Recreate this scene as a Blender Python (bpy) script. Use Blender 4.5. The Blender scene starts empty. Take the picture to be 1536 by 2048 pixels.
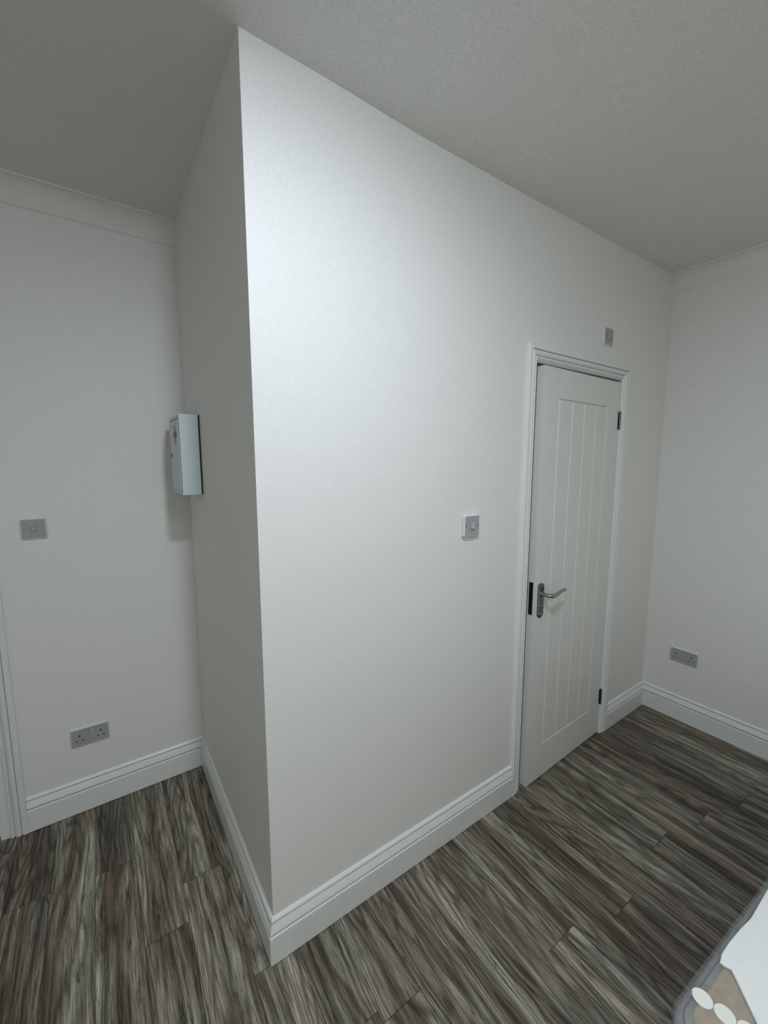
import bpy, bmesh, math, random
from mathutils import Vector, Matrix

SC = bpy.context.scene
COL = SC.collection
PI = math.pi

# ------------------------------------------------------------------ camera
cam_d = bpy.data.cameras.new('camera')
cam = bpy.data.objects.new('camera', cam_d); COL.objects.link(cam)
F_PX = 826.18
cam_d.sensor_fit = 'HORIZONTAL'; cam_d.sensor_width = 36.0
cam_d.lens = F_PX / 1536.0 * 36.0
cam_d.clip_start = 0.02; cam_d.clip_end = 50
_r = Vector((0.8231, -0.5679, -0.0007)); _d = Vector((-0.0716, -0.1026, -0.9921)); _f = Vector((0.5634, 0.8167, -0.1251))
_f.normalize(); _r = (_r - _f * _r.dot(_f)).normalized(); _d = _f.cross(_r)
m = Matrix.Identity(4)
for i in range(3):
    m[i][0] = _r[i]; m[i][1] = -_d[i]; m[i][2] = -_f[i]
m.translation = Vector((-0.3550, -1.1327, 1.5841))
cam.matrix_world = m
SC.camera = cam

# ------------------------------------------------------------------ world, exposure
w = bpy.data.worlds.new('world'); SC.world = w; w.use_nodes = True
w.node_tree.nodes['Background'].inputs[0].default_value = (0.5, 0.55, 0.6, 1)
w.node_tree.nodes['Background'].inputs[1].default_value = 0.02
SC.view_settings.view_transform = 'Standard'; SC.view_settings.look = 'None'
SC.view_settings.gamma = 1.0; SC.view_settings.use_curve_mapping = False
SC.view_settings.exposure = 0.0
LAMP_XY = (0.03, -0.93)
LAMP_STRENGTH = 285.0
LAMP_COLOR = (0.90, 1.0, 1.16)
FRONT_FILL_XY = (0.1, -2.3)  # added fill lamp, brightens the back and middle walls
FRONT_FILL_STRENGTH = 205.0
LEFT_FILL_XY = (-1.1, -2.0)  # added fill lamp, lifts the shaded side wall
LEFT_FILL_STRENGTH = 60.0
FILL_COLOR = (0.98, 1.0, 0.93)  # tint shared by both added fill lamps

# ------------------------------------------------------------------ materials
def srgb(r, g, b):
    f = lambda c: c / 12.92 if c <= 0.04045 else ((c + 0.055) / 1.055) ** 2.4
    return (f(r / 255), f(g / 255), f(b / 255), 1)

def mat(name, col, rough=0.5, metal=0.0, bump=0.0, bscale=200.0, var=0.0, **kw):
    M = bpy.data.materials.new(name); M.use_nodes = True
    nt = M.node_tree; b = nt.nodes['Principled BSDF']
    b.inputs['Base Color'].default_value = col if len(col) == 4 else (*col, 1)
    b.inputs['Roughness'].default_value = rough; b.inputs['Metallic'].default_value = metal
    for k, v in kw.items():
        b.inputs[k.replace('_', ' ')].default_value = v
    tc = nt.nodes.new('ShaderNodeTexCoord')
    if bump:
        n = nt.nodes.new('ShaderNodeTexNoise'); n.inputs['Scale'].default_value = bscale; n.inputs['Detail'].default_value = 3
        nt.links.new(tc.outputs['Object'], n.inputs['Vector'])
        bp = nt.nodes.new('ShaderNodeBump'); bp.inputs['Strength'].default_value = bump; bp.inputs['Distance'].default_value = 0.002
        nt.links.new(n.outputs['Fac'], bp.inputs['Height']); nt.links.new(bp.outputs['Normal'], b.inputs['Normal'])
    if var:
        n2 = nt.nodes.new('ShaderNodeTexNoise'); n2.inputs['Scale'].default_value = bscale * 0.7; n2.inputs['Detail'].default_value = 4
        nt.links.new(tc.outputs['Object'], n2.inputs['Vector'])
        mr = nt.nodes.new('ShaderNodeMapRange'); mr.inputs[1].default_value = 0.3; mr.inputs[2].default_value = 0.7
        mr.inputs[3].default_value = 1 - var; mr.inputs[4].default_value = 1 + var
        nt.links.new(n2.outputs['Fac'], mr.inputs[0])
        mx = nt.nodes.new('ShaderNodeMix'); mx.data_type = 'RGBA'; mx.blend_type = 'MULTIPLY'; mx.inputs[0].default_value = 1
        mx.inputs[6].default_value = b.inputs['Base Color'].default_value
        nt.links.new(mr.outputs[0], mx.inputs[7]); nt.links.new(mx.outputs[2], b.inputs['Base Color'])
    return M

M_WALL = mat('wall_paint', (0.815, 0.81, 0.775), 0.55, bump=0.25, bscale=170, var=0.035)
M_CEIL = mat('ceiling_paint', (0.80, 0.795, 0.755), 0.8, bump=0.45, bscale=230, var=0.07)
M_COVE = mat('coving_paint', (0.80, 0.795, 0.755), 0.75, bump=0.15, bscale=90, var=0.02)
M_GLOSS = mat('gloss_white_paint', (0.80, 0.815, 0.79), 0.28, bump=0.04, bscale=60)
M_DOOR = mat('door_paint', (0.76, 0.76, 0.72), 0.4, bump=0.08, bscale=150, var=0.02)
M_PLASTIC = mat('white_plastic', (0.72, 0.73, 0.73), 0.3, bump=0.01)
M_PLATE = mat('grey_white_faceplate', (0.39, 0.39, 0.405), 0.4, bump=0.02, var=0.03)
M_ROCKER = mat('rocker_plastic', (0.46, 0.46, 0.475), 0.3, bump=0.01)
M_DARK = mat('dark_recess', (0.012, 0.012, 0.012), 0.6, bump=0.05)
M_CHROME = mat('chrome', (0.40, 0.41, 0.40), 0.08, 1.0, bump=0.01)
M_SATIN = mat('satin_metal', (0.20, 0.212, 0.225), 0.22, 1.0, bump=0.02)
M_FOREND = mat('tarnished_latch_metal', (0.035, 0.026, 0.02), 0.45, 0.6, bump=0.3, bscale=90, var=0.4)
M_STEEL = mat('painted_steel', (0.62, 0.70, 0.71), 0.4, bump=0.03, var=0.02)
M_RED = mat('red_print', (0.30, 0.03, 0.04), 0.45, bump=0.01)
M_SHEET = mat('white_cotton', (0.80, 0.82, 0.80), 0.9, bump=0.5, bscale=45, var=0.03)
M_VOID = mat('unlit_room_paint', (0.05, 0.05, 0.05), 0.9, bump=0.05)

# ---- wood-look vinyl plank floor
def floor_material():
    M = bpy.data.materials.new('grey_brown_wood_plank'); M.use_nodes = True
    nt = M.node_tree; N = nt.nodes; L = nt.links; b = N['Principled BSDF']
    tc = N.new('ShaderNodeTexCoord'); at = N.new('ShaderNodeAttribute'); at.attribute_name = 'plank'
    sc_ = N.new('ShaderNodeVectorMath'); sc_.operation = 'SCALE'; sc_.inputs['Scale'].default_value = 37.0
    L.new(at.outputs['Vector'], sc_.inputs[0])
    ad = N.new('ShaderNodeVectorMath'); ad.operation = 'ADD'
    L.new(tc.outputs['Object'], ad.inputs[0]); L.new(sc_.outputs[0], ad.inputs[1])
    # gentle waviness of the grain
    wv = N.new('ShaderNodeTexNoise'); wv.inputs['Scale'].default_value = 1.0; wv.inputs['Detail'].default_value = 2
    mw = N.new('ShaderNodeMapping'); mw.inputs['Scale'].default_value = (8, 2.0, 1)
    L.new(ad.outputs[0], mw.inputs[0]); L.new(mw.outputs[0], wv.inputs['Vector'])
    sub = N.new('ShaderNodeVectorMath'); sub.operation = 'SUBTRACT'; sub.inputs[1].default_value = (0.5, 0.5, 0.5)
    L.new(wv.outputs['Color'], sub.inputs[0])
    wm = N.new('ShaderNodeVectorMath'); wm.operation = 'MULTIPLY'; wm.inputs[1].default_value = (0.040, 0.0, 0.0)
    L.new(sub.outputs[0], wm.inputs[0])
    co = N.new('ShaderNodeVectorMath'); co.operation = 'ADD'
    L.new(ad.outputs[0], co.inputs[0]); L.new(wm.outputs[0], co.inputs[1])
    def noise(sx, sy, detail=4, rough=0.6, dist=0.0):
        mp = N.new('ShaderNodeMapping'); mp.inputs['Scale'].default_value = (sx, sy, 1)
        L.new(co.outputs[0], mp.inputs[0])
        n = N.new('ShaderNodeTexNoise'); n.inputs['Scale'].default_value = 1; n.inputs['Detail'].default_value = detail
        n.inputs['Roughness'].default_value = rough; n.inputs['Distortion'].default_value = dist
        L.new(mp.outputs[0], n.inputs['Vector']); return n.outputs['Fac']
    def ramp(src, stops):
        r = N.new('ShaderNodeValToRGB'); e = r.color_ramp.elements
        while len(e) < len(stops): e.new(0.5)
        for el, (p, c) in zip(e, stops): el.position = p; el.color = (*c, 1)
        L.new(src, r.inputs[0]); return r.outputs[0]
    def mix(kind, fac, a, c):
        x = N.new('ShaderNodeMix'); x.data_type = 'RGBA'; x.blend_type = kind
        if isinstance(fac, float): x.inputs[0].default_value = fac
        else: L.new(fac, x.inputs[0])
        L.new(a, x.inputs[6])
        if isinstance(c, tuple): x.inputs[7].default_value = (*c, 1)
        else: L.new(c, x.inputs[7])
        return x.outputs[2]
    band = noise(23, 1.0, 7, 0.64)          # strips within a board, a few cm wide
    base = ramp(band, [(0.34, (0.074, 0.057, 0.041)), (0.44, (0.145, 0.121, 0.094)), (0.51, (0.215, 0.194, 0.158)), (0.59, (0.310, 0.298, 0.252)), (0.70, (0.400, 0.392, 0.340))])
    # growth-ring lines: contours of a smooth stretched field give cathedral figures
    fld = noise(7.5, 0.75, 1.5, 0.45)
    mu = N.new('ShaderNodeMath'); mu.operation = 'MULTIPLY'; mu.inputs[1].default_value = 150.0; L.new(fld, mu.inputs[0])
    jt = noise(60, 6, 3, 0.6); ja = N.new('ShaderNodeMath'); ja.operation = 'MULTIPLY_ADD'; ja.inputs[1].default_value = 3.0
    L.new(jt, ja.inputs[0]); L.new(mu.outputs[0], ja.inputs[2])
    sn = N.new('ShaderNodeMath'); sn.operation = 'SINE'; L.new(ja.outputs[0], sn.inputs[0])
    rr_ = N.new('ShaderNodeMapRange'); rr_.inputs[1].default_value = -1; rr_.inputs[2].default_value = 1; L.new(sn.outputs[0], rr_.inputs[0])
    rings = ramp(rr_.outputs[0], [(0.0, (0.42, 0.39, 0.35)), (0.35, (0.86, 0.85, 0.83)), (1.0, (1.16, 1.16, 1.15))])
    c = mix('MULTIPLY', 0.75, base, rings)
    grain = noise(300, 12.0, 5, 0.75)
    g = ramp(grain, [(0.36, (0.26, 0.235, 0.20)), (0.49, (0.92, 0.91, 0.90)), (0.64, (1.45, 1.45, 1.42))])
    c = mix('MULTIPLY', 0.85, c, g)
    dark = noise(46, 3.0, 8, 0.78, 0.9)       # dark cracks and knots
    dk = ramp(dark, [(0.385, (0.08, 0.06, 0.045)), (0.425, (0.72, 0.70, 0.68)), (0.50, (1, 1, 1))])
    c = mix('MULTIPLY', 0.85, c, dk)
    warm = noise(12, 1.4, 2)
    wr = ramp(warm, [(0.44, (0.95, 1.0, 0.96)), (0.62, (1.08, 0.965, 0.89))])
    c = mix('MULTIPLY', 0.6, c, wr)
    # board to board brightness
    sep = N.new('ShaderNodeSeparateXYZ'); L.new(at.outputs['Vector'], sep.inputs[0])
    mr = N.new('ShaderNodeMapRange'); mr.inputs[3].default_value = 0.80; mr.inputs[4].default_value = 1.18
    L.new(sep.outputs[2], mr.inputs[0])
    c = mix('MULTIPLY', 1.0, c, mr.outputs[0])
    L.new(c, b.inputs['Base Color'])
    b.inputs['Roughness'].default_value = 0.42
    b.inputs['Specular IOR Level'].default_value = 0.35
    bp = N.new('ShaderNodeBump'); bp.inputs['Strength'].default_value = 0.25; bp.inputs['Distance'].default_value = 0.001
    L.new(grain, bp.inputs['Height']); L.new(bp.outputs[0], b.inputs['Normal'])
    return M
M_FLOOR = floor_material()

# ------------------------------------------------------------------ mesh helpers
def link(name, bm, material, parent=None, smooth=False, bevel=0.0, segs=2, autosm=True):
    me = bpy.data.meshes.new(name)
    bmesh.ops.recalc_face_normals(bm, faces=bm.faces)
    bm.to_mesh(me); bm.free()
    o = bpy.data.objects.new(name, me); COL.objects.link(o)
    if isinstance(material, (list, tuple)):
        for mm in material: me.materials.append(mm)
    else: me.materials.append(material)
    if parent is not None: o.parent = parent
    if smooth:
        for p in me.polygons: p.use_smooth = True
    if bevel:
        md = o.modifiers.new('bevel', 'BEVEL'); md.width = bevel; md.segments = segs; md.limit_method = 'ANGLE'; md.angle_limit = math.radians(40)
        md.harden_normals = False
    return o

def thing(name, label, cat, loc=(0, 0, 0), rotz=0, group=None):
    o = bpy.data.objects.new(name, None); COL.objects.link(o)
    o.location = loc; o.rotation_euler = (0, 0, rotz); o.empty_display_size = 0.05
    o['label'] = label; o['category'] = cat
    if group: o['group'] = group
    return o

def struct(o): o['kind'] = 'structure'; return o

def box(bm, x0, x1, y0, y1, z0, z1):
    v = [bm.verts.new((x, y, z)) for z in (z0, z1) for y in (y0, y1) for x in (x0, x1)]
    for f in ((0, 1, 3, 2), (4, 6, 7, 5), (0, 4, 5, 1), (2, 3, 7, 6), (0, 2, 6, 4), (1, 5, 7, 3)):
        bm.faces.new([v[i] for i in f])

def prism(bm, pts, z0, z1):
    a = [bm.verts.new((x, y, z0)) for x, y in pts]; b = [bm.verts.new((x, y, z1)) for x, y in pts]
    n = len(pts); bm.faces.new(a[::-1]); bm.faces.new(b)
    for i in range(n): bm.faces.new((a[i], a[(i + 1) % n], b[(i + 1) % n], b[i]))

def rbox(bm, x0, x1, y0, y1, z0, z1, r, axis='y', seg=5):
    """box with corners rounded in the plane across `axis`"""
    def rr(a0, a1, b0, b1):
        o = []
        for (ca, cb, s) in ((a1 - r, b1 - r, 0), (a0 + r, b1 - r, 1), (a0 + r, b0 + r, 2), (a1 - r, b0 + r, 3)):
            for k in range(seg + 1):
                t = PI / 2 * (s + k / seg); o.append((ca + r * math.cos(t), cb + r * math.sin(t)))
        return o
    if axis == 'y': P = [((a, y0, b), (a, y1, b)) for a, b in rr(x0, x1, z0, z1)]
    elif axis == 'x': P = [((x0, a, b), (x1, a, b)) for a, b in rr(y0, y1, z0, z1)]
    else: P = [((a, b, z0), (a, b, z1)) for a, b in rr(x0, x1, y0, y1)]
    A = [bm.verts.new(p[0]) for p in P]; B = [bm.verts.new(p[1]) for p in P]; n = len(P)
    bm.faces.new(A[::-1]); bm.faces.new(B)
    for i in range(n): bm.faces.new((A[i], A[(i + 1) % n], B[(i + 1) % n], B[i]))

def tube(bm, pts, rad, seg=14, flat=1.0):
    """tube along pts, rad number or list; flat squashes the section across z"""
    pts = [Vector(p) for p in pts]; n = len(pts)
    if not isinstance(rad, (list, tuple)): rad = [rad] * n
    rings = []
    up = Vector((0, 0, 1))
    for i, p in enumerate(pts):
        t = (pts[min(i + 1, n - 1)] - pts[max(i - 1, 0)]).normalized()
        s = t.cross(up); s = s.normalized() if s.length > 1e-4 else Vector((1, 0, 0))
        u = s.cross(t).normalized()
        fl = flat[i] if isinstance(flat, (list, tuple)) else flat
        rings.append([bm.verts.new(p + s * (rad[i] * fl * math.cos(2 * PI * k / seg)) + u * (rad[i] * math.sin(2 * PI * k / seg))) for k in range(seg)])
    for a, b in zip(rings, rings[1:]):
        for k in range(seg): bm.faces.new((a[k], a[(k + 1) % seg], b[(k + 1) % seg], b[k]))
    bm.faces.new(rings[0][::-1]); bm.faces.new(rings[-1])

def cyl(bm, c, axis, r, h, seg=20):
    c = Vector(c); a = Vector(axis).normalized()
    tube(bm, [c, c + a * h], r, seg)

def sweep(bm, prof, P, Q, nrm, up, mP=0.0, mQ=0.0):
    """extrude profile (d along nrm, h along up) from P to Q; mitre slopes mP/mQ shift each end along the run by m*d"""
    P = Vector(P); Q = Vector(Q); nrm = Vector(nrm); up = Vector(up); t = (Q - P).normalized()
    A = [bm.verts.new(P + nrm * d + up * h + t * (mP * d)) for d, h in prof]
    B = [bm.verts.new(Q + nrm * d + up * h + t * (mQ * d)) for d, h in prof]
    n = len(prof); bm.faces.new(A); bm.faces.new(B[::-1])
    for i in range(n): bm.faces.new((A[i], B[i], B[(i + 1) % n], A[(i + 1) % n]))

# ------------------------------------------------------------------ room dimensions
LA, LB = 2.474, 1.05          # length of the wall with the door, depth of the side wall
XL, YF = -1.80, -3.10         # walls out of view: left, behind the camera
OX0, OX1, OZ = 1.205, 1.956, 2.010   # opening in the middle wall
CH = 2.62
WT = 0.10

def ceil_z(x):
    pts = [(-2.0, 2.622), (0.0, 2.621), (0.22, 2.619), (0.57, 2.610), (0.95, 2.612), (1.6, 2.622), (2.45, 2.636), (2.7, 2.638)]
    for (a, za), (b, zb) in zip(pts, pts[1:]):
        if x <= b:
            t = max(0.0, (x - a) / (b - a)); t = t * t * (3 - 2 * t); return za + (zb - za) * t
    return pts[-1][1]

# floor : plank quads on a dark base, one mesh
def build_floor():
    rnd = random.Random(7)
    bm = bmesh.new(); lay = bm.loops.layers.float_color.new('plank')
    W = 0.135; PL = 1.215; g = 0.0010
    joints = {0: -.489, 2: -.560, 5: -.517, 7: -.578, 9: -.648, -9: .646, -8: .272, -7: .425, -6: -.01, -4: -.3255, -11: .664}
    x_lo, x_hi, y_lo, y_hi = XL - .1, LA + .1, YF - .1, LB + .15
    k0 = math.floor((x_lo - .741) / W); k1 = math.ceil((x_hi - .741) / W)
    def quad(x0, x1, y0, y1, z, col, mi):
        vs = [bm.verts.new((x0, y0, z)), bm.verts.new((x1, y0, z)), bm.verts.new((x1, y1, z)), bm.verts.new((x0, y1, z))]
        f = bm.faces.new(vs); f.material_index = mi
        for l in f.loops: l[lay] = col
    for k in range(k0, k1):
        a, b = .741 + k * W, .741 + (k + 1) * W
        a, b = max(a, x_lo), min(b, x_hi)
        if b - a < .003: continue
        j = joints.get(k, None)
        if j is None: j = (.17 if k >= 0 or k in (-1, -2, -3) else -.22) + rnd.uniform(-.1, .1)
        ys = [j + n * PL for n in range(-6, 6)]
        for y0, y1 in zip(ys, ys[1:]):
            y0c, y1c = max(y0, y_lo), min(y1, y_hi)
            if y1c - y0c < .003: continue
            quad(a + g * .65, b - g * .65, y0c + g * .8, y1c - g * .8, 0.0, (rnd.random(), rnd.random(), rnd.random(), 1), 0)
    box(bm, x_lo, x_hi, y_lo, y_hi, -0.06, -0.0015)
    for f in bm.faces:
        if len(f.verts) == 4 and f.calc_center_median().z < -0.001: f.material_index = 1
    o = link('floor', bm, [M_FLOOR, M_DARK]); return struct(o)
build_floor()

# ceiling : gently uneven plaster slab
bm = bmesh.new()
xs = [XL - .1 + i * (LA + .2 - XL) / 40 for i in range(41)]
lo0 = [bm.verts.new((x, YF - .1, ceil_z(x))) for x in xs]; lo1 = [bm.verts.new((x, LB + .15, ceil_z(x))) for x in xs]
hi0 = [bm.verts.new((x, YF - .1, 2.78)) for x in xs]; hi1 = [bm.verts.new((x, LB + .15, 2.78)) for x in xs]
for i in range(40):
    bm.faces.new((lo0[i], lo1[i], lo1[i + 1], lo0[i + 1])); bm.faces.new((hi0[i], hi0[i + 1], hi1[i + 1], hi1[i]))
    bm.faces.new((lo0[i], lo0[i + 1], hi0[i + 1], hi0[i])); bm.faces.new((lo1[i], hi1[i], hi1[i + 1], lo1[i + 1]))
bm.faces.new((lo0[0], hi0[0], hi1[0], lo1[0])); bm.faces.new((lo0[-1], lo1[-1], hi1[-1], hi0[-1]))
struct(link('ceiling', bm, M_CEIL))

TOP = 2.645
# middle wall (the bright one with the door): mitred to the side wall at the outer corner
bm = bmesh.new()
prism(bm, [(0, 0), (OX0, 0), (OX0, WT), (WT, WT)], 0, TOP)
prism(bm, [(OX1, 0), (LA, 0), (LA, WT), (OX1, WT)], 0, TOP)
prism(bm, [(OX0, 0), (OX1, 0), (OX1, WT), (OX0, WT)], OZ, TOP)
struct(link('wall_middle', bm, M_WALL))
bm = bmesh.new(); prism(bm, [(0, 0), (WT, WT), (WT, LB), (0, LB)], 0, TOP)
struct(link('wall_side', bm, M_WALL))
# back wall with a doorway at its left
DX0, DX1 = -1.555, -0.785
bm = bmesh.new()
box(bm, XL, DX0, LB, LB + WT, 0, TOP); box(bm, DX1, LA, LB, LB + WT, 0, TOP); box(bm, DX0, DX1, LB, LB + WT, 2.01, TOP)
struct(link('wall_back', bm, M_WALL))
bm = bmesh.new(); box(bm, LA, LA + WT, YF, LB + WT, 0, TOP + .01); struct(link('wall_right', bm, M_WALL))
bm = bmesh.new(); box(bm, XL - WT, XL, YF, LB + WT, 0, TOP); struct(link('wall_left', bm, M_WALL))
bm = bmesh.new(); box(bm, XL - WT, LA + WT, YF - WT, YF, 0, TOP); struct(link('wall_front', bm, M_WALL))

# ------------------------------------------------------------------ skirting
SK = [(0, 0.0025), (.018, 0.0025), (.018, .0970), (.0165, .0995), (.0145, .1010), (.0045, .1014), (.0045, .1050), (.0135, .1056), (.0162, .1075), (.0164, .1105),
      (.0146, .1165), (.0116, .1235), (.0082, .1305), (.0056, .1362), (.0010, .1372), (.0010, .1410), (.0078, .1418), (.0096, .1436), (.0090, .1465), (.0062, .1505), (.0025, .154), (0, .154)]
def skirt(name, P, Q, n, mP, mQ):
    bm = bmesh.new(); sweep(bm, SK, P, Q, n, (0, 0, 1), mP, mQ)
    return struct(link(name, bm, M_GLOSS))
skirt('baseboard_side', (0, 0, 0), (0, LB, 0), (-1, 0, 0), -1, -1)
skirt('baseboard_middle', (0, 0, 0), (1.1505, 0, 0), (0, -1, 0), -1, 0)
skirt('baseboard_middle_right', (2.0025, 0, 0), (LA, 0, 0), (0, -1, 0), 0, -1)
skirt('baseboard_right', (LA, 0, 0), (LA, YF, 0), (-1, 0, 0), 1, -1)
skirt('baseboard_back', (-0.7075, LB, 0), (0, LB, 0), (0, -1, 0), 0, -1)
skirt('baseboard_back_left', (XL, LB, 0), (-1.633, LB, 0), (0, -1, 0), 1, 0)
skirt('baseboard_left', (XL, YF, 0), (XL, LB, 0), (1, 0, 0), 1, -1)
skirt('baseboard_front', (XL, YF, 0), (LA, YF, 0), (0, 1, 0), 1, -1)

# ------------------------------------------------------------------ coving (old plaster cornice, worn soft)
def cove(name, P, Q, n, mP, mQ, zc):
    prof = [(0, 0.03), (0, -.084), (.0025, -.0850), (.004, -.0835)]
    for k in range(0, 9):
        t = k / 8; a = PI / 2 * t
        prof.append((.066 - .060 * math.cos(a), -.080 + .074 * math.sin(a) * 1.0))
    prof += [(.0695, -.0045), (.070, 0.03)]
    bm = bmesh.new(); sweep(bm, [(d, h + zc) for d, h in prof], P, Q, n, (0, 0, 1), mP, mQ)
    return struct(link(name, bm, M_COVE))
cove('trim_1', (XL, LB, 0), (0, LB, 0), (0, -1, 0), 0, 0, 2.622)
cove('trim_2', (LA, 0, 0), (LA, YF, 0), (-1, 0, 0), 0, 0, 2.630)

# ------------------------------------------------------------------ door furniture and frames
ARC = [(0, 0), (.0165, 0), (.018, .0015), (.018, .0185), (.0165, .0195), (.0080, .0200), (.0080, .0228), (.0135, .0235), (.0160, .0265), (.0168, .0310), (.0155, .0360),
       (.0122, .0410), (.0090, .0430), (.0040, .0434), (.0040, .0462), (.0095, .0470), (.0112, .0490), (.0112, .0520), (.0098, .0550), (.0060, .0572), (.0055, .0605), (0, .0605)]
def architrave(name, x0, x1, zt, y, parent, sy=-1):
    """moulded surround: ARC d = projection, s = distance in from the outer edge"""
    bm = bmesh.new()
    loops = []
    for d, s in ARC:
        yy = y + sy * d
        loops.append([bm.verts.new(p) for p in ((x0 + s, yy, 0.001), (x0 + s, yy, zt - s), (x1 - s, yy, zt - s), (x1 - s, yy, 0.001))])
    n = len(loops)
    for i in range(n):
        a, b = loops[i], loops[(i + 1) % n]
        for k in range(3): bm.faces.new((a[k], a[k + 1], b[k + 1], b[k]))
    bm.faces.new([l[0] for l in loops]); bm.faces.new([l[3] for l in loops][::-1])
    return link(name, bm, M_GLOSS, parent)

def lining(name, x0, x1, zt, y0, y1, parent, stop=None):
    bm = bmesh.new(); T = .030
    box(bm, x0 - 0.014, x0 + .0, y0, y1, 0.001, zt + .014)
    box(bm, x1, x1 + .014, y0, y1, 0.001, zt + .014)
    box(bm, x0, x1, y0, y1, zt, zt + .014)
    if stop:
        s0, s1 = stop
        box(bm, x0, x0 + .012, s0, s1, 0.001, zt); box(bm, x1 - .012, x1, s0, s1, 0.001, zt)
    return link(name, bm, M_GLOSS, parent)

def grooved_leaf(name, Wd, Ht, th, vx, z0, z1, parent, gw=.0016, gr=.0066, gd=.006):
    """leaf in local coords: x from hinge (0) to latch edge (Wd), front face at y=0 looking -y, z up"""
    ex = sorted(set([0, Wd] + [v + o for v in vx for o in (-gw, 0, gr)]))
    ez = sorted(set([0, Ht] + [z + o for z in (z0, z1) for o in (-gr, 0, gw)]))
    xa, xb = min(vx), max(vx)
    bm = bmesh.new(); G = {}
    for i, x in enumerate(ex):
        for j, z in enumerate(ez):
            d = 0
            inx = xa - gw * .5 <= x <= xb + gw * .5; inz = z0 - gw * .5 <= z <= z1 + gw * .5
            if any(abs(x - v) < 1e-6 for v in vx) and inz: d = gd
            if any(abs(z - q) < 1e-6 for q in (z0, z1)) and inx: d = gd
            G[i, j] = bm.verts.new((x, d, z))
    nx, nz = len(ex), len(ez)
    for i in range(nx - 1):
        for j in range(nz - 1):
            bm.faces.new((G[i, j], G[i + 1, j], G[i + 1, j + 1], G[i, j + 1]))
    bk = {}
    for i in range(nx):
        for j in range(nz):
            if i in (0, nx - 1) or j in (0, nz - 1): bk[i, j] = bm.verts.new((ex[i], th, ez[j]))
    for i in range(nx - 1):
        bm.faces.new((G[i, 0], bk[i, 0], bk[i + 1, 0], G[i + 1, 0])); bm.faces.new((G[i, nz - 1], G[i + 1, nz - 1], bk[i + 1, nz - 1], bk[i, nz - 1]))
    for j in range(nz - 1):
        bm.faces.new((G[0, j], G[0, j + 1], bk[0, j + 1], bk[0, j])); bm.faces.new((G[nx - 1, j], bk[nx - 1, j], bk[nx - 1, j + 1], G[nx - 1, j + 1]))
    ring = [bk[i, 0] for i in range(nx)] + [bk[nx - 1, j] for j in range(1, nz)] + [bk[i, nz - 1] for i in range(nx - 2, -1, -1)] + [bk[0, j] for j in range(nz - 2, 0, -1)]
    bm.faces.new(ring)
    return link(name, bm, M_DOOR, parent)

# ---- door_1 : cottage door, standing slightly open
HX, HY, LAng = 1.9415, 0.0008, 0.0339
door = thing('door_1', 'white cottage door with vertical grooves standing ajar in the bright wall', 'door', (HX, HY, 0)); door['kind'] = 'structure'
def place_world(o):     # parts modelled in world coordinates under a moved empty
    o.matrix_parent_inverse = Matrix.Translation((-HX, -HY, 0))
    return o
place_world(architrave('architrave', 1.151, 2.002, 2.065, 0.0, door))
place_world(lining('door_lining', 1.219, 1.9445, 1.998, 0.0005, WT - .0005, door, stop=(.045, .075)))
# leaf local x runs from hinge toward latch (world -x); its visible face must look to -y in world
Wd, Ht = .6985, 1.977
vx = [-.134, -.2435, -.355, -.464, -.5755]
leaf = grooved_leaf('door_leaf', Wd, Ht, .036, [Wd + v for v in vx], .188 - .008, 1.854 - .008, door)
leaf.matrix_local = Matrix.Rotation(LAng, 4, 'Z') @ Matrix.Translation((-Wd, 0, .008))
# (local x = 0 at the latch edge, Wd at the hinge edge)
def on_leaf(o): o.parent = leaf; return o
LX = lambda u: Wd - u          # u measured from the hinge
zz = lambda z: z - .008

bm = bmesh.new()                # arched back plate, raised rim
def plate_outline(cx, hw, zb, zt, arch):
    o = [(cx - hw, zb + .012), (cx - hw * .6, zb + .002), (cx, zb - .001), (cx + hw * .6, zb + .002), (cx + hw, zb + .012)]
    o += [(cx + hw, zt - arch)]
    for k in range(1, 12):
        t = PI * k / 12; o.append((cx + hw * math.cos(t), zt - arch + arch * math.sin(t)))
    o += [(cx - hw, zt - arch)]
    return o
cx = LX(.6535); lo = plate_outline(cx, .021, zz(.858), zz(1.021), .016); hi = plate_outline(cx, .0165, zz(.863), zz(1.016), .013)
A = [bm.verts.new((x, 0, z)) for x, z in lo]; B = [bm.verts.new((x, -.007, z)) for x, z in lo]; Cc = [bm.verts.new((x, -.0095, z)) for x, z in hi]
n = len(lo)
for R1, R2 in ((A, B), (B, Cc)):
    for i in range(n): bm.faces.new((R1[i], R1[(i + 1) % n], R2[(i + 1) % n], R2[i]))
bm.faces.new(Cc)
bm.faces.new(A[::-1])
bp_ = link('door_handle', bm, M_SATIN, leaf)
bm = bmesh.new()
Zl = zz(.970)
pts = [(cx, -.009, Zl), (cx, -.028, Zl + .0005), (cx + .002, -.044, Zl + .001), (cx + .011, -.052, Zl), (cx + .030, -.054, Zl - .0015), (cx + .050, -.053, Zl - .0005),
       (cx + .072, -.051, Zl + .0025), (cx + .095, -.049, Zl + .006), (cx + .115, -.048, Zl + .0075), (cx + .128, -.048, Zl + .007), (cx + .135, -.048, Zl + .006)]
def smooth_path(pts, k=4):
    P = [Vector(p) for p in pts]; out = []
    for i in range(len(P) - 1):
        p0, p1, p2, p3 = P[max(i - 1, 0)], P[i], P[i + 1], P[min(i + 2, len(P) - 1)]
        for j in range(k):
            t = j / k
            out.append(0.5 * ((2 * p1) + (p2 - p0) * t + (2 * p0 - 5 * p1 + 4 * p2 - p3) * t * t + (3 * p1 - p0 - 3 * p2 + p3) * t ** 3))
    out.append(P[-1]); return out
sp = smooth_path(pts); nn = len(sp)
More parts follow.
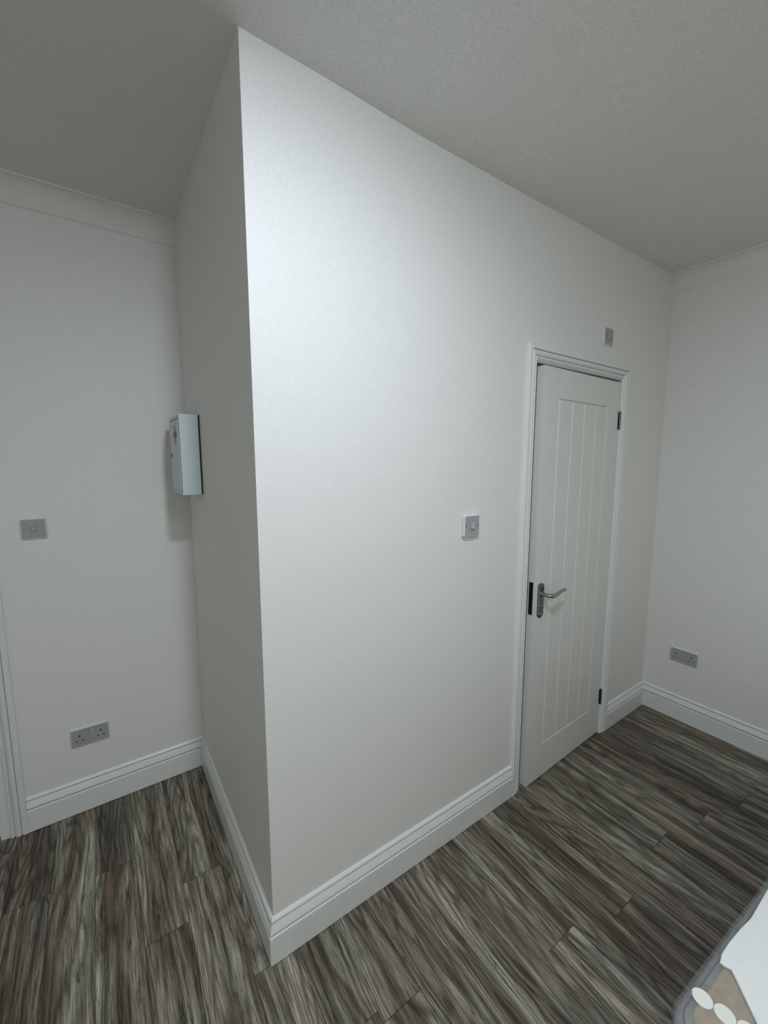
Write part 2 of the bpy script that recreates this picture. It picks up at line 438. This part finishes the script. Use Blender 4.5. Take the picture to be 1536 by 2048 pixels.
rads = [.0088 + .0012 * math.sin(PI * min(1, i / nn * 1.1)) - (.0045 * ((i / nn - .88) / .12) if i / nn > .88 else 0) for i in range(nn)]
fl = [1.0 if i < nn * .35 else max(.5, 1 - (i / nn - .35) * 1.1) for i in range(nn)]
tube(bm, sp, rads, 14, fl)
link('lever', bm, M_CHROME, bp_, smooth=True)
bm = bmesh.new(); cyl(bm, (cx, -.009, Zl), (0, -1, 0), .0125, .006, 24); link('lever_collar', bm, M_CHROME, bp_, bevel=.001)
bm = bmesh.new(); cyl(bm, (cx, -.009, zz(.912)), (0, -1, 0), .0085, .004, 24); cyl(bm, (cx, -.013, zz(.912)), (0, -1, 0), .0055, .008, 20)
link('thumb_turn', bm, M_CHROME, bp_, bevel=.001)
bm = bmesh.new()
for zc in (1.004, .874): cyl(bm, (cx, -.0092, zz(zc)), (0, -1, 0), .0035, .0012, 14)
link('plate_screws', bm, M_CHROME, bp_)
# latch forend let into the leaf edge
bm = bmesh.new(); rbox(bm, -.0012, .001, .008, .028, zz(.874), zz(1.028), .002, 'x')
fe = link('latch_plate', bm, M_FOREND, leaf); fe['label'] = 'dark tarnished latch plate let into the door edge'
bm = bmesh.new(); box(bm, -.007, -.001, .011, .024, zz(.975), zz(.998)); box(bm, -.0018, -.001, .012, .023, zz(.90), zz(.925)); link('latch_bolt', bm, M_FOREND, fe, bevel=.001)
# butt hinges
for zb in (1.745, .184):
    bm = bmesh.new()
    for q in range(5):
        h0 = zz(zb) + q * .0178
        cyl(bm, (Wd + .0015, -.0050, h0 + .0007), (0, 0, 1), .0052, .0162, 14)
    for cap in (zz(zb) - .004, zz(zb) + .089): cyl(bm, (Wd + .0015, -.0050, cap), (0, 0, 1), .0038, .004, 12)
    hg = link('hinge', bm, M_SATIN, leaf, bevel=.0006)
    bm = bmesh.new(); box(bm, Wd - .0125, Wd - .001, -.0012, .0, zz(zb), zz(zb) + .089)
    link('hinge_leaf', bm, M_SATIN, hg)
# ---- door_2 : doorway at the far left
d2 = thing('door_2', 'white door frame at the far left of the back wall', 'door', (DX1, LB, 0)); d2['kind'] = 'structure'
def pw2(o): o.matrix_parent_inverse = Matrix.Translation((-DX1, -LB, 0)); return o
pw2(architrave('architrave', -1.632, -0.708, 2.072, LB, d2))
pw2(lining('door_lining', DX0 + .014, DX1 - .014, 1.996, LB + .0005, LB + WT, d2, stop=(LB + .035, LB + .055)))
w2 = -.800 + 1.540
lf2 = grooved_leaf('door_leaf', w2 - .004, 1.98, .036, [.13, .25, .37, .49, .61], .18, 1.845, d2)
lf2.matrix_parent_inverse = Matrix.Translation((-DX1, -LB, 0)); lf2.location = (-1.538, LB + .057, .008)

# ------------------------------------------------------------------ wall plates
def raised_plate(bm, w, h, th, r=.004, inset=.006):
    """plate lying on y=0, facing -y, with chamfered edge"""
    rbox(bm, -w / 2, w / 2, -th * .55, 0, -h / 2, h / 2, r)
def face(bm, w, h, y0, y1, r=.003): rbox(bm, -w / 2, w / 2, y1, y0, -h / 2, h / 2, r)

def make_switch(label, loc, rotz, box_depth, rocker, group=None, dark_screws=True):
    t = thing('light_switch', label, 'light switch', loc, rotz, group)
    y = 0
    if box_depth:
        bm = bmesh.new(); rbox(bm, -.043, .043, -box_depth, -.0003, -.043, .043, .006)
        link('mounting_box', bm, M_PLASTIC, t, bevel=.0012); y = -box_depth
    # faceplate: bevelled white rim plus grey-looking flat centre
    bm = bmesh.new()
    rr = [(.043, 0.0 if box_depth else -.0003, .006), (.043, -.0045, .006), (.0405, -.0075, .005), (.0385, -.0082, .004)]
    rings = []
    for hw, yy, r in rr:
        ring = []
        for (sx, sz, s) in ((1, 1, 0), (-1, 1, 1), (-1, -1, 2), (1, -1, 3)):
            for k in range(5):
                a = PI / 2 * (s + k / 4)
                ring.append(bm.verts.new((sx * (hw - r) + r * math.cos(a), y + yy, sz * (hw - r) + r * math.sin(a))))
        rings.append(ring)
    n = len(rings[0])
    for a, b in zip(rings, rings[1:]):
        for i in range(n): bm.faces.new((a[i], a[(i + 1) % n], b[(i + 1) % n], b[i]))
    f = bm.faces.new(rings[-1]); f.material_index = 1
    bm.faces.new(rings[0][::-1])
    fp = link('faceplate', bm, [M_PLASTIC, M_PLATE], t)
    yf = y - .0082
    rw, rh, rz, tilt = rocker
    bm = bmesh.new(); box(bm, -rw / 2 - .0008, rw / 2 + .0008, yf - .0004, yf + .001, rz - rh / 2 - .0012, rz + rh / 2 + .0008)
    link('rocker_gap', bm, M_DARK, fp)
    bm = bmesh.new()
    v = [(-rw / 2, yf, rz - rh / 2), (rw / 2, yf, rz - rh / 2), (rw / 2, yf, rz + rh / 2), (-rw / 2, yf, rz + rh / 2),
         (-rw / 2, yf - tilt, rz - rh / 2), (rw / 2, yf - tilt, rz - rh / 2), (rw / 2, yf - .0015, rz + rh / 2), (-rw / 2, yf - .0015, rz + rh / 2)]
    V = [bm.verts.new(p) for p in v]
    for q in ((0, 1, 2, 3), (4, 7, 6, 5), (0, 4, 5, 1), (3, 2, 6, 7), (0, 3, 7, 4), (1, 5, 6, 2)): bm.faces.new([V[i] for i in q])
    link('rocker', bm, M_ROCKER if box_depth else M_PLATE, t, bevel=.0006)
    for sx in (-1, 1):
        bm = bmesh.new(); cyl(bm, (sx * .0315, yf + .0004, 0), (0, -1, 0), .0032, .0008, 16)
        s = link('screw', bm, M_DARK if dark_screws else M_PLATE, t)
        bm = bmesh.new(); box(bm, sx * .0315 - .0026, sx * .0315 + .0026, yf - .0008, yf - .0003, -.0005, .0005)
        sl = link('screw_slot', bm, M_CHROME if dark_screws else M_DARK, s)
    return t

sw1 = make_switch('white surface-mounted light switch on a deep box left of the cottage door', (.834, 0, 1.3285), 0, .0075, (.0175, .026, .002, .0060))
sw2 = make_switch('small grey isolator switch on the wall above the cottage door', (1.7735, 0, 2.188), 0, 0.0, (.030, .034, .004, .0035))
sw3 = make_switch('flush light switch on the back wall beside the left door frame', (-.5862, LB, 1.3069), 0, 0.0, (.0165, .018, -.001, .0030), dark_screws=False)

def make_socket(label, loc, rotz, on_off):
    t = thing('power_socket', label, 'power socket', loc, rotz)
    bm = bmesh.new()
    rr = [(0.0, -.0003, .006), (0.0, -.0045, .006), (.0025, -.0078, .005), (.0045, -.0086, .004)]
    rings = []
    for ins, yy, r in rr:
        ring = []
        hw, hh = .073 - ins, .043 - ins
        for (sx, sz, s) in ((1, 1, 0), (-1, 1, 1), (-1, -1, 2), (1, -1, 3)):
            for k in range(5):
                a = PI / 2 * (s + k / 4)
                ring.append(bm.verts.new((sx * (hw - r) + r * math.cos(a), yy, sz * (hh - r) + r * math.sin(a))))
        rings.append(ring)
    n = len(rings[0])
    for a, b in zip(rings, rings[1:]):
        for i in range(n): bm.faces.new((a[i], a[(i + 1) % n], b[(i + 1) % n], b[i]))
    f = bm.faces.new(rings[-1]); f.material_index = 1
    bm.faces.new(rings[0][::-1])
    fp = link('faceplate', bm, [M_PLASTIC, M_PLATE], t)
    yf = -.0086
    for gx in (-.039, .039):
        bm = bmesh.new()
        box(bm, gx - .0028, gx + .0028, yf - .0004, yf + .003, .0042, .0132)
        for s in (-1, 1): box(bm, gx + s * .0111 - .0040, gx + s * .0111 + .0040, yf - .0004, yf + .003, -.0172, -.0128)
        link('pin_holes', bm, M_DARK, t, bevel=.0004)
    for i, gx in enumerate((-.0105, .0085)):
        bm = bmesh.new(); box(bm, gx - .0072, gx + .0072, yf - .0002, yf + .001, .0085, .0305); link('rocker_gap', bm, M_DARK, fp)
        lo, hi = (.0042, .0012) if on_off[i] else (.0012, .0042)
        x0, x1, z0, z1 = gx - .0066, gx + .0066, .0095, .030
        bm = bmesh.new()
        pts = [(x0, yf, z0), (x1, yf, z0), (x1, yf, z1), (x0, yf, z1), (x0, yf - lo, z0), (x1, yf - lo, z0), (x1, yf - hi, z1), (x0, yf - hi, z1)]
        V = [bm.verts.new(p) for p in pts]
        for q in ((0, 1, 2, 3), (4, 7, 6, 5), (0, 4, 5, 1), (3, 2, 6, 7), (0, 3, 7, 4), (1, 5, 6, 2)): bm.faces.new([V[k] for k in q])
        link('rocker', bm, M_ROCKER, t, bevel=.0005)
    return t
make_socket('double power socket low on the back wall near the left door frame', (-.4672, LB, .3532), 0, (False, True))
make_socket('double power socket low on the right-hand wall past the cottage door', (LA, -.2164, .4062), -PI / 2, (False, False))

# ------------------------------------------------------------------ first aid cabinet on the dark side wall
cb = thing('first_aid_cabinet', 'narrow white metal first aid cabinet with red cross hung on the shaded side wall', 'cabinet', (0, .825, 1.442))
# local: wall plane x=0, cabinet toward -x ; y -0.125..0.125 ; z 0..0.325
bm = bmesh.new(); box(bm, -.0065, -.0003, -.122, .122, .002, .323); bpl = link('back_plate', bm, M_DARK, cb); bpl['label'] = 'dark back plate against the wall'
bm = bmesh.new(); rbox(bm, -.077, -.0065, -.125, .125, 0, .325, .002, 'x', 2)
bod = link('cabinet_body', bm, M_STEEL, cb, bevel=.001)
bm = bmesh.new(); box(bm, -.0778, -.0766, -.1135, .1180, .0130, .3095); link('door_gap', bm, M_DARK, bod)
bm = bmesh.new(); box(bm, -.0800, -.0770, -.1115, .1125, .0150, .3050)
cd = link('cabinet_door', bm, M_STEEL, cb, bevel=.0006)
bm = bmesh.new(); zc, yc = .246, -.034
P = [(-.010, -.040), (.010, -.040), (.010, -.0125), (.040, -.0125), (.040, .0125), (.010, .0125), (.010, .040), (-.010, .040), (-.010, .0125), (-.040, .0125), (-.040, -.0125), (-.010, -.0125)]
a = [bm.verts.new((-.0800, yc + y, zc + z)) for y, z in P]; b = [bm.verts.new((-.0806, yc + y, zc + z)) for y, z in P]
bm.faces.new(a); bm.faces.new(b[::-1])
for i in range(12): bm.faces.new((a[i], a[(i + 1) % 12], b[(i + 1) % 12], b[i]))
link('red_cross', bm, M_RED, cd)
bm = bmesh.new(); cyl(bm, (-.0800, .078, .163), (-1, 0, 0), .009, .004, 20); lk = link('lock', bm, M_CHROME, cd, bevel=.0008)
bm = bmesh.new(); box(bm, -.0842, -.0836, .0765, .0795, .1575, .1685); link('keyhole', bm, M_DARK, lk)

# ------------------------------------------------------------------ mattress in clear plastic, bottom right
def mattress_top_mat():
    M = bpy.data.materials.new('brown_quilted_fabric'); M.use_nodes = True
    nt = M.node_tree; N = nt.nodes; L = nt.links; b = N['Principled BSDF']
    tc = N.new('ShaderNodeTexCoord'); n = N.new('ShaderNodeTexNoise'); n.inputs['Scale'].default_value = 60; n.inputs['Detail'].default_value = 4
    L.new(tc.outputs['Object'], n.inputs['Vector'])
    r = N.new('ShaderNodeValToRGB'); e = r.color_ramp.elements
    e[0].position = .3; e[0].color = (.27, .20, .115, 1); e[1].position = .7; e[1].color = (.37, .29, .175, 1)
    L.new(n.outputs['Fac'], r.inputs[0]); L.new(r.outputs[0], b.inputs['Base Color'])
    b.inputs['Roughness'].default_value = .8
    bp = N.new('ShaderNodeBump'); bp.inputs['Strength'].default_value = .3; bp.inputs['Distance'].default_value = .002
    L.new(n.outputs['Fac'], bp.inputs['Height']); L.new(bp.outputs[0], b.inputs['Normal'])
    return M
M_BROWN = mattress_top_mat()
M_BORDER = mat('grey_border_fabric', (0.155, 0.163, 0.160), .7, bump=.5, bscale=38, var=.32)
M_OVAL = mat('white_printed_oval', (.90, .93, .84), .5, bump=.02)
M_PIPE = mat('dark_piping', (.05, .05, .05), .7, bump=.2, bscale=90)
M_BASE = mat('divan_fabric', (.12, .12, .125), .8, bump=.3, bscale=120)
M_WRAP = bpy.data.materials.new('clear_plastic_wrap'); M_WRAP.use_nodes = True
nt = M_WRAP.node_tree; b = nt.nodes['Principled BSDF']
b.inputs['Base Color'].default_value = (.75, .78, .78, 1); b.inputs['Roughness'].default_value = .12; b.inputs['Alpha'].default_value = .17
tc = nt.nodes.new('ShaderNodeTexCoord'); nz = nt.nodes.new('ShaderNodeTexNoise'); nz.inputs['Scale'].default_value = 16; nz.inputs['Detail'].default_value = 5; nz.inputs['Distortion'].default_value = 1.2
nt.links.new(tc.outputs['Object'], nz.inputs['Vector'])
bpn = nt.nodes.new('ShaderNodeBump'); bpn.inputs['Strength'].default_value = .9; bpn.inputs['Distance'].default_value = .012
nt.links.new(nz.outputs['Fac'], bpn.inputs['Height']); nt.links.new(bpn.outputs[0], b.inputs['Normal'])

MZ = .50
ML, MW = 1.88, 1.25
mt = thing('mattress', 'plastic-wrapped mattress with brown top and row of white dots at the bottom right corner', 'mattress', (.472, -.881, .27), -.066)
# local: x 0..ML along its long side, y 0..-MW ; top at z = MZ-.27
H = MZ - .27
def pillow_box(bm, L_, W_, z0, z1, rv, rs, cr=.07, cs=8, ss=6):
    """rounded slab: corner radius cr in plan, shoulder radius rs top and bottom"""
    def plan(off):
        r = max(cr - off, .01); o = []
        for (cx_, cy_, s) in ((L_ - cr, -cr, 0), (cr, -cr, 1), (cr, -W_ + cr, 2), (L_ - cr, -W_ + cr, 3)):
            for k in range(cs + 1):
                t = PI / 2 * (s + k / cs); o.append((cx_ + r * math.cos(t), cy_ + r * math.sin(t)))
        return o
    rings = []
    for k in range(ss + 1):
        t = PI / 2 * k / ss; rings.append((plan(rs * (1 - math.sin(t))), z0 + rs * (1 - math.cos(t))))
    for k in range(ss + 1):
        t = PI / 2 * k / ss; rings.append((plan(rs * (1 - math.cos(t))), z1 - rs * (1 - math.sin(t))))
    R = [[bm.verts.new((x, y, z)) for x, y in pl] for pl, z in rings]
    n = len(R[0])
    for a, b_ in zip(R, R[1:]):
        for i in range(n): bm.faces.new((a[i], a[(i + 1) % n], b_[(i + 1) % n], b_[i]))
    bm.faces.new(R[0][::-1]); bm.faces.new(R[-1])
bm = bmesh.new(); pillow_box(bm, ML, MW, 0, H - .004, 0, .028, .075); link('mattress_border', bm, M_BORDER, mt, smooth=True)
bm = bmesh.new()      # quilted top panel, slightly crowned
def shifted(bm, dx, dy):
    for v in bm.verts: v.co.x += dx; v.co.y += dy
pillow_box(bm, ML - .048, MW - .048, H - .016, H + .002, 0, .008, .05); shifted(bm, .030, -.026)
tp = link('mattress_top', bm, M_BROWN, mt, smooth=True); tp['label'] = 'brown printed top fabric'
bm = bmesh.new()
M2i = (Matrix.Translation((.472, -.881, 0)) @ Matrix.Rotation(-.066, 4, 'Z')).inverted()
for k in range(0, 32):
    c_ = M2i @ Vector((.5763 + .0064 * k, -.9168 - .0349 * k, 0))
    if c_.y < -MW + .06: break
    bm.faces.new([bm.verts.new((c_.x + .0172 * math.cos(2 * PI * q / 36), c_.y + .0172 * math.sin(2 * PI * q / 36), H + .0026)) for q in range(36)])
ov = link('printed_dots', bm, M_OVAL, tp); ov['label'] = 'row of white round dots'
# seam piping round the top edge
bm = bmesh.new()
def plan_path(L_, W_, cr, z, inset):
    o = []
    for (cx_, cy_, s) in ((L_ - cr, -cr, 0), (cr, -cr, 1), (cr, -W_ + cr, 2), (L_ - cr, -W_ + cr, 3)):
        for k in range(9):
            t = PI / 2 * (s + k / 8); r = cr - inset; o.append((cx_ + r * math.cos(t), cy_ + r * math.sin(t), z))
    return o + [o[0]]
tube(bm, plan_path(ML, MW, .075, H - .010, .016),   .0035, 8)
link('seam_piping', bm, M_PIPE, mt, smooth=True)
# plastic wrap, a loose skin over the mattress
bm = bmesh.new(); pillow_box(bm, ML + .007, MW + .007, .004, H + .006, 0, .031, .079, 10, 8); shifted(bm, -.0035, .0035)
rnd = random.Random(3)
for v in bm.verts:
    v.co.x += .0010 * math.sin(v.co.y * 47 + v.co.z * 61); v.co.y += .0010 * math.sin(v.co.x * 39 + v.co.z * 53)
wr = link('plastic_wrap', bm, M_WRAP, mt, smooth=True); wr['label'] = 'clear crinkled plastic wrap'
# divan under the mattress (below the frame)
dv = thing('divan', 'dark fabric divan under the plastic-wrapped mattress', 'divan', (.472, -.881, 0), -.066)
bm = bmesh.new(); rbox(bm, .02, ML - .02, -MW + .02, -.02, .03, .266, .02, 'z'); link('upholstered_box', bm, M_BASE, dv)
for fx in (.10, ML - .10):
    for fy in (-.10, -MW + .10):
        bm = bmesh.new(); cyl(bm, (fx, fy, .0005), (0, 0, 1), .022, .03, 16); link('foot', bm, M_DARK, dv)

# white sheet lying over most of the mattress
R2 = Matrix.Translation((.472, -.881, 0)) @ Matrix.Rotation(-.066, 4, 'Z')
inv = R2.inverted()
outline_w = [(1.30, -.9420), (1.10, -.9350), (.9681, -.9290), (.90, -.9275), (.8386, -.9262), (.79, -.9195), (.7298, -.9140), (.6950, -.9128), (.6730, -.9160), (.6735, -.9250), (.6775, -.9345), (.6640, -.9470), (.6526, -.9570), (.6330, -.9740), (.6151, -.9900), (.585, -1.02), (.55, -1.09), (.53, -1.3), (.52, -1.8), (.60, -2.02), (1.3, -2.03), (2.1, -2.05), (2.18, -1.9), (2.19, -1.3), (2.2, -1.02), (2.1, -.985), (1.7, -.965)]
outl = [inv @ Vector((x, y, 0)) for x, y in outline_w]
sh = thing('bed_sheet', 'white cotton sheet lying over the plastic-wrapped mattress', 'sheet', (.472, -.881, MZ), -.066)
bm = bmesh.new()
cen = sum(outl, Vector()) / len(outl)
prev = None
levels = [(1.0, .0061), (1.0, .0082), (.9988, .0096), (.996, .0106), (.985, .0112), (.93, .0118), (.8, .0124), (.5, .0130)]
RR = []
for s, z in levels:
    RR.append([bm.verts.new((cen.x + (p.x - cen.x) * s, cen.y + (p.y - cen.y) * s, z + (.0015 * math.sin(p.x * 31 + p.y * 17) if z > .013 else 0))) for p in outl])
for a, b_ in zip(RR, RR[1:]):
    for i in range(len(outl)): bm.faces.new((a[i], a[(i + 1) % len(outl)], b_[(i + 1) % len(outl)], b_[i]))
bm.faces.new(RR[-1]); bm.faces.new(RR[0][::-1])
link('sheet_cloth', bm, M_SHEET, sh)

# ------------------------------------------------------------------ ceiling light and two added fill lamps (out of frame overhead)
def dome_light(xy, strength, label, color, radius=.08, depth=.016):
    """flush opal dome on a white base plate; the glowing dome itself is the lamp"""
    z = ceil_z(xy[0])
    E_ = bpy.data.materials.new('glowing_opal_dome'); E_.use_nodes = True
    bb = E_.node_tree.nodes['Principled BSDF']; bb.inputs['Base Color'].default_value = (.8, .8, .8, 1)
    bb.inputs['Emission Color'].default_value = (*color, 1); bb.inputs['Emission Strength'].default_value = strength
    t = thing('ceiling_light', label, 'ceiling light', (xy[0], xy[1], z))
    bm = bmesh.new(); cyl(bm, (0, 0, -.022), (0, 0, 1), radius + .012, .0215, 48); link('light_base', bm, M_PLASTIC, t, bevel=.002)
    bm = bmesh.new(); rings = []
    for k in range(10):
        a_ = PI / 2 * k / 10
        rings.append([bm.verts.new((radius * math.cos(a_) * math.cos(2 * PI * q / 40), radius * math.cos(a_) * math.sin(2 * PI * q / 40), -.0225 - depth * math.sin(a_))) for q in range(40)])
    tip = bm.verts.new((0, 0, -.0225 - depth))
    for r1, r2 in zip(rings, rings[1:]):
        for q in range(40): bm.faces.new((r1[q], r1[(q + 1) % 40], r2[(q + 1) % 40], r2[q]))
    for q in range(40): bm.faces.new((rings[-1][q], rings[-1][(q + 1) % 40], tip))
    bm.faces.new(rings[0][::-1])
    link('opal_dome', bm, E_, t, smooth=True)
    return t
dome_light(LAMP_XY, LAMP_STRENGTH, 'round opal ceiling light just in front of the outer wall corner', LAMP_COLOR)
dome_light(FRONT_FILL_XY, FRONT_FILL_STRENGTH, 'added opal fill lamp overhead at the far end of the room by the bed', FILL_COLOR)
dome_light(LEFT_FILL_XY, LEFT_FILL_STRENGTH, 'added opal fill lamp overhead on the left side of the room', FILL_COLOR)
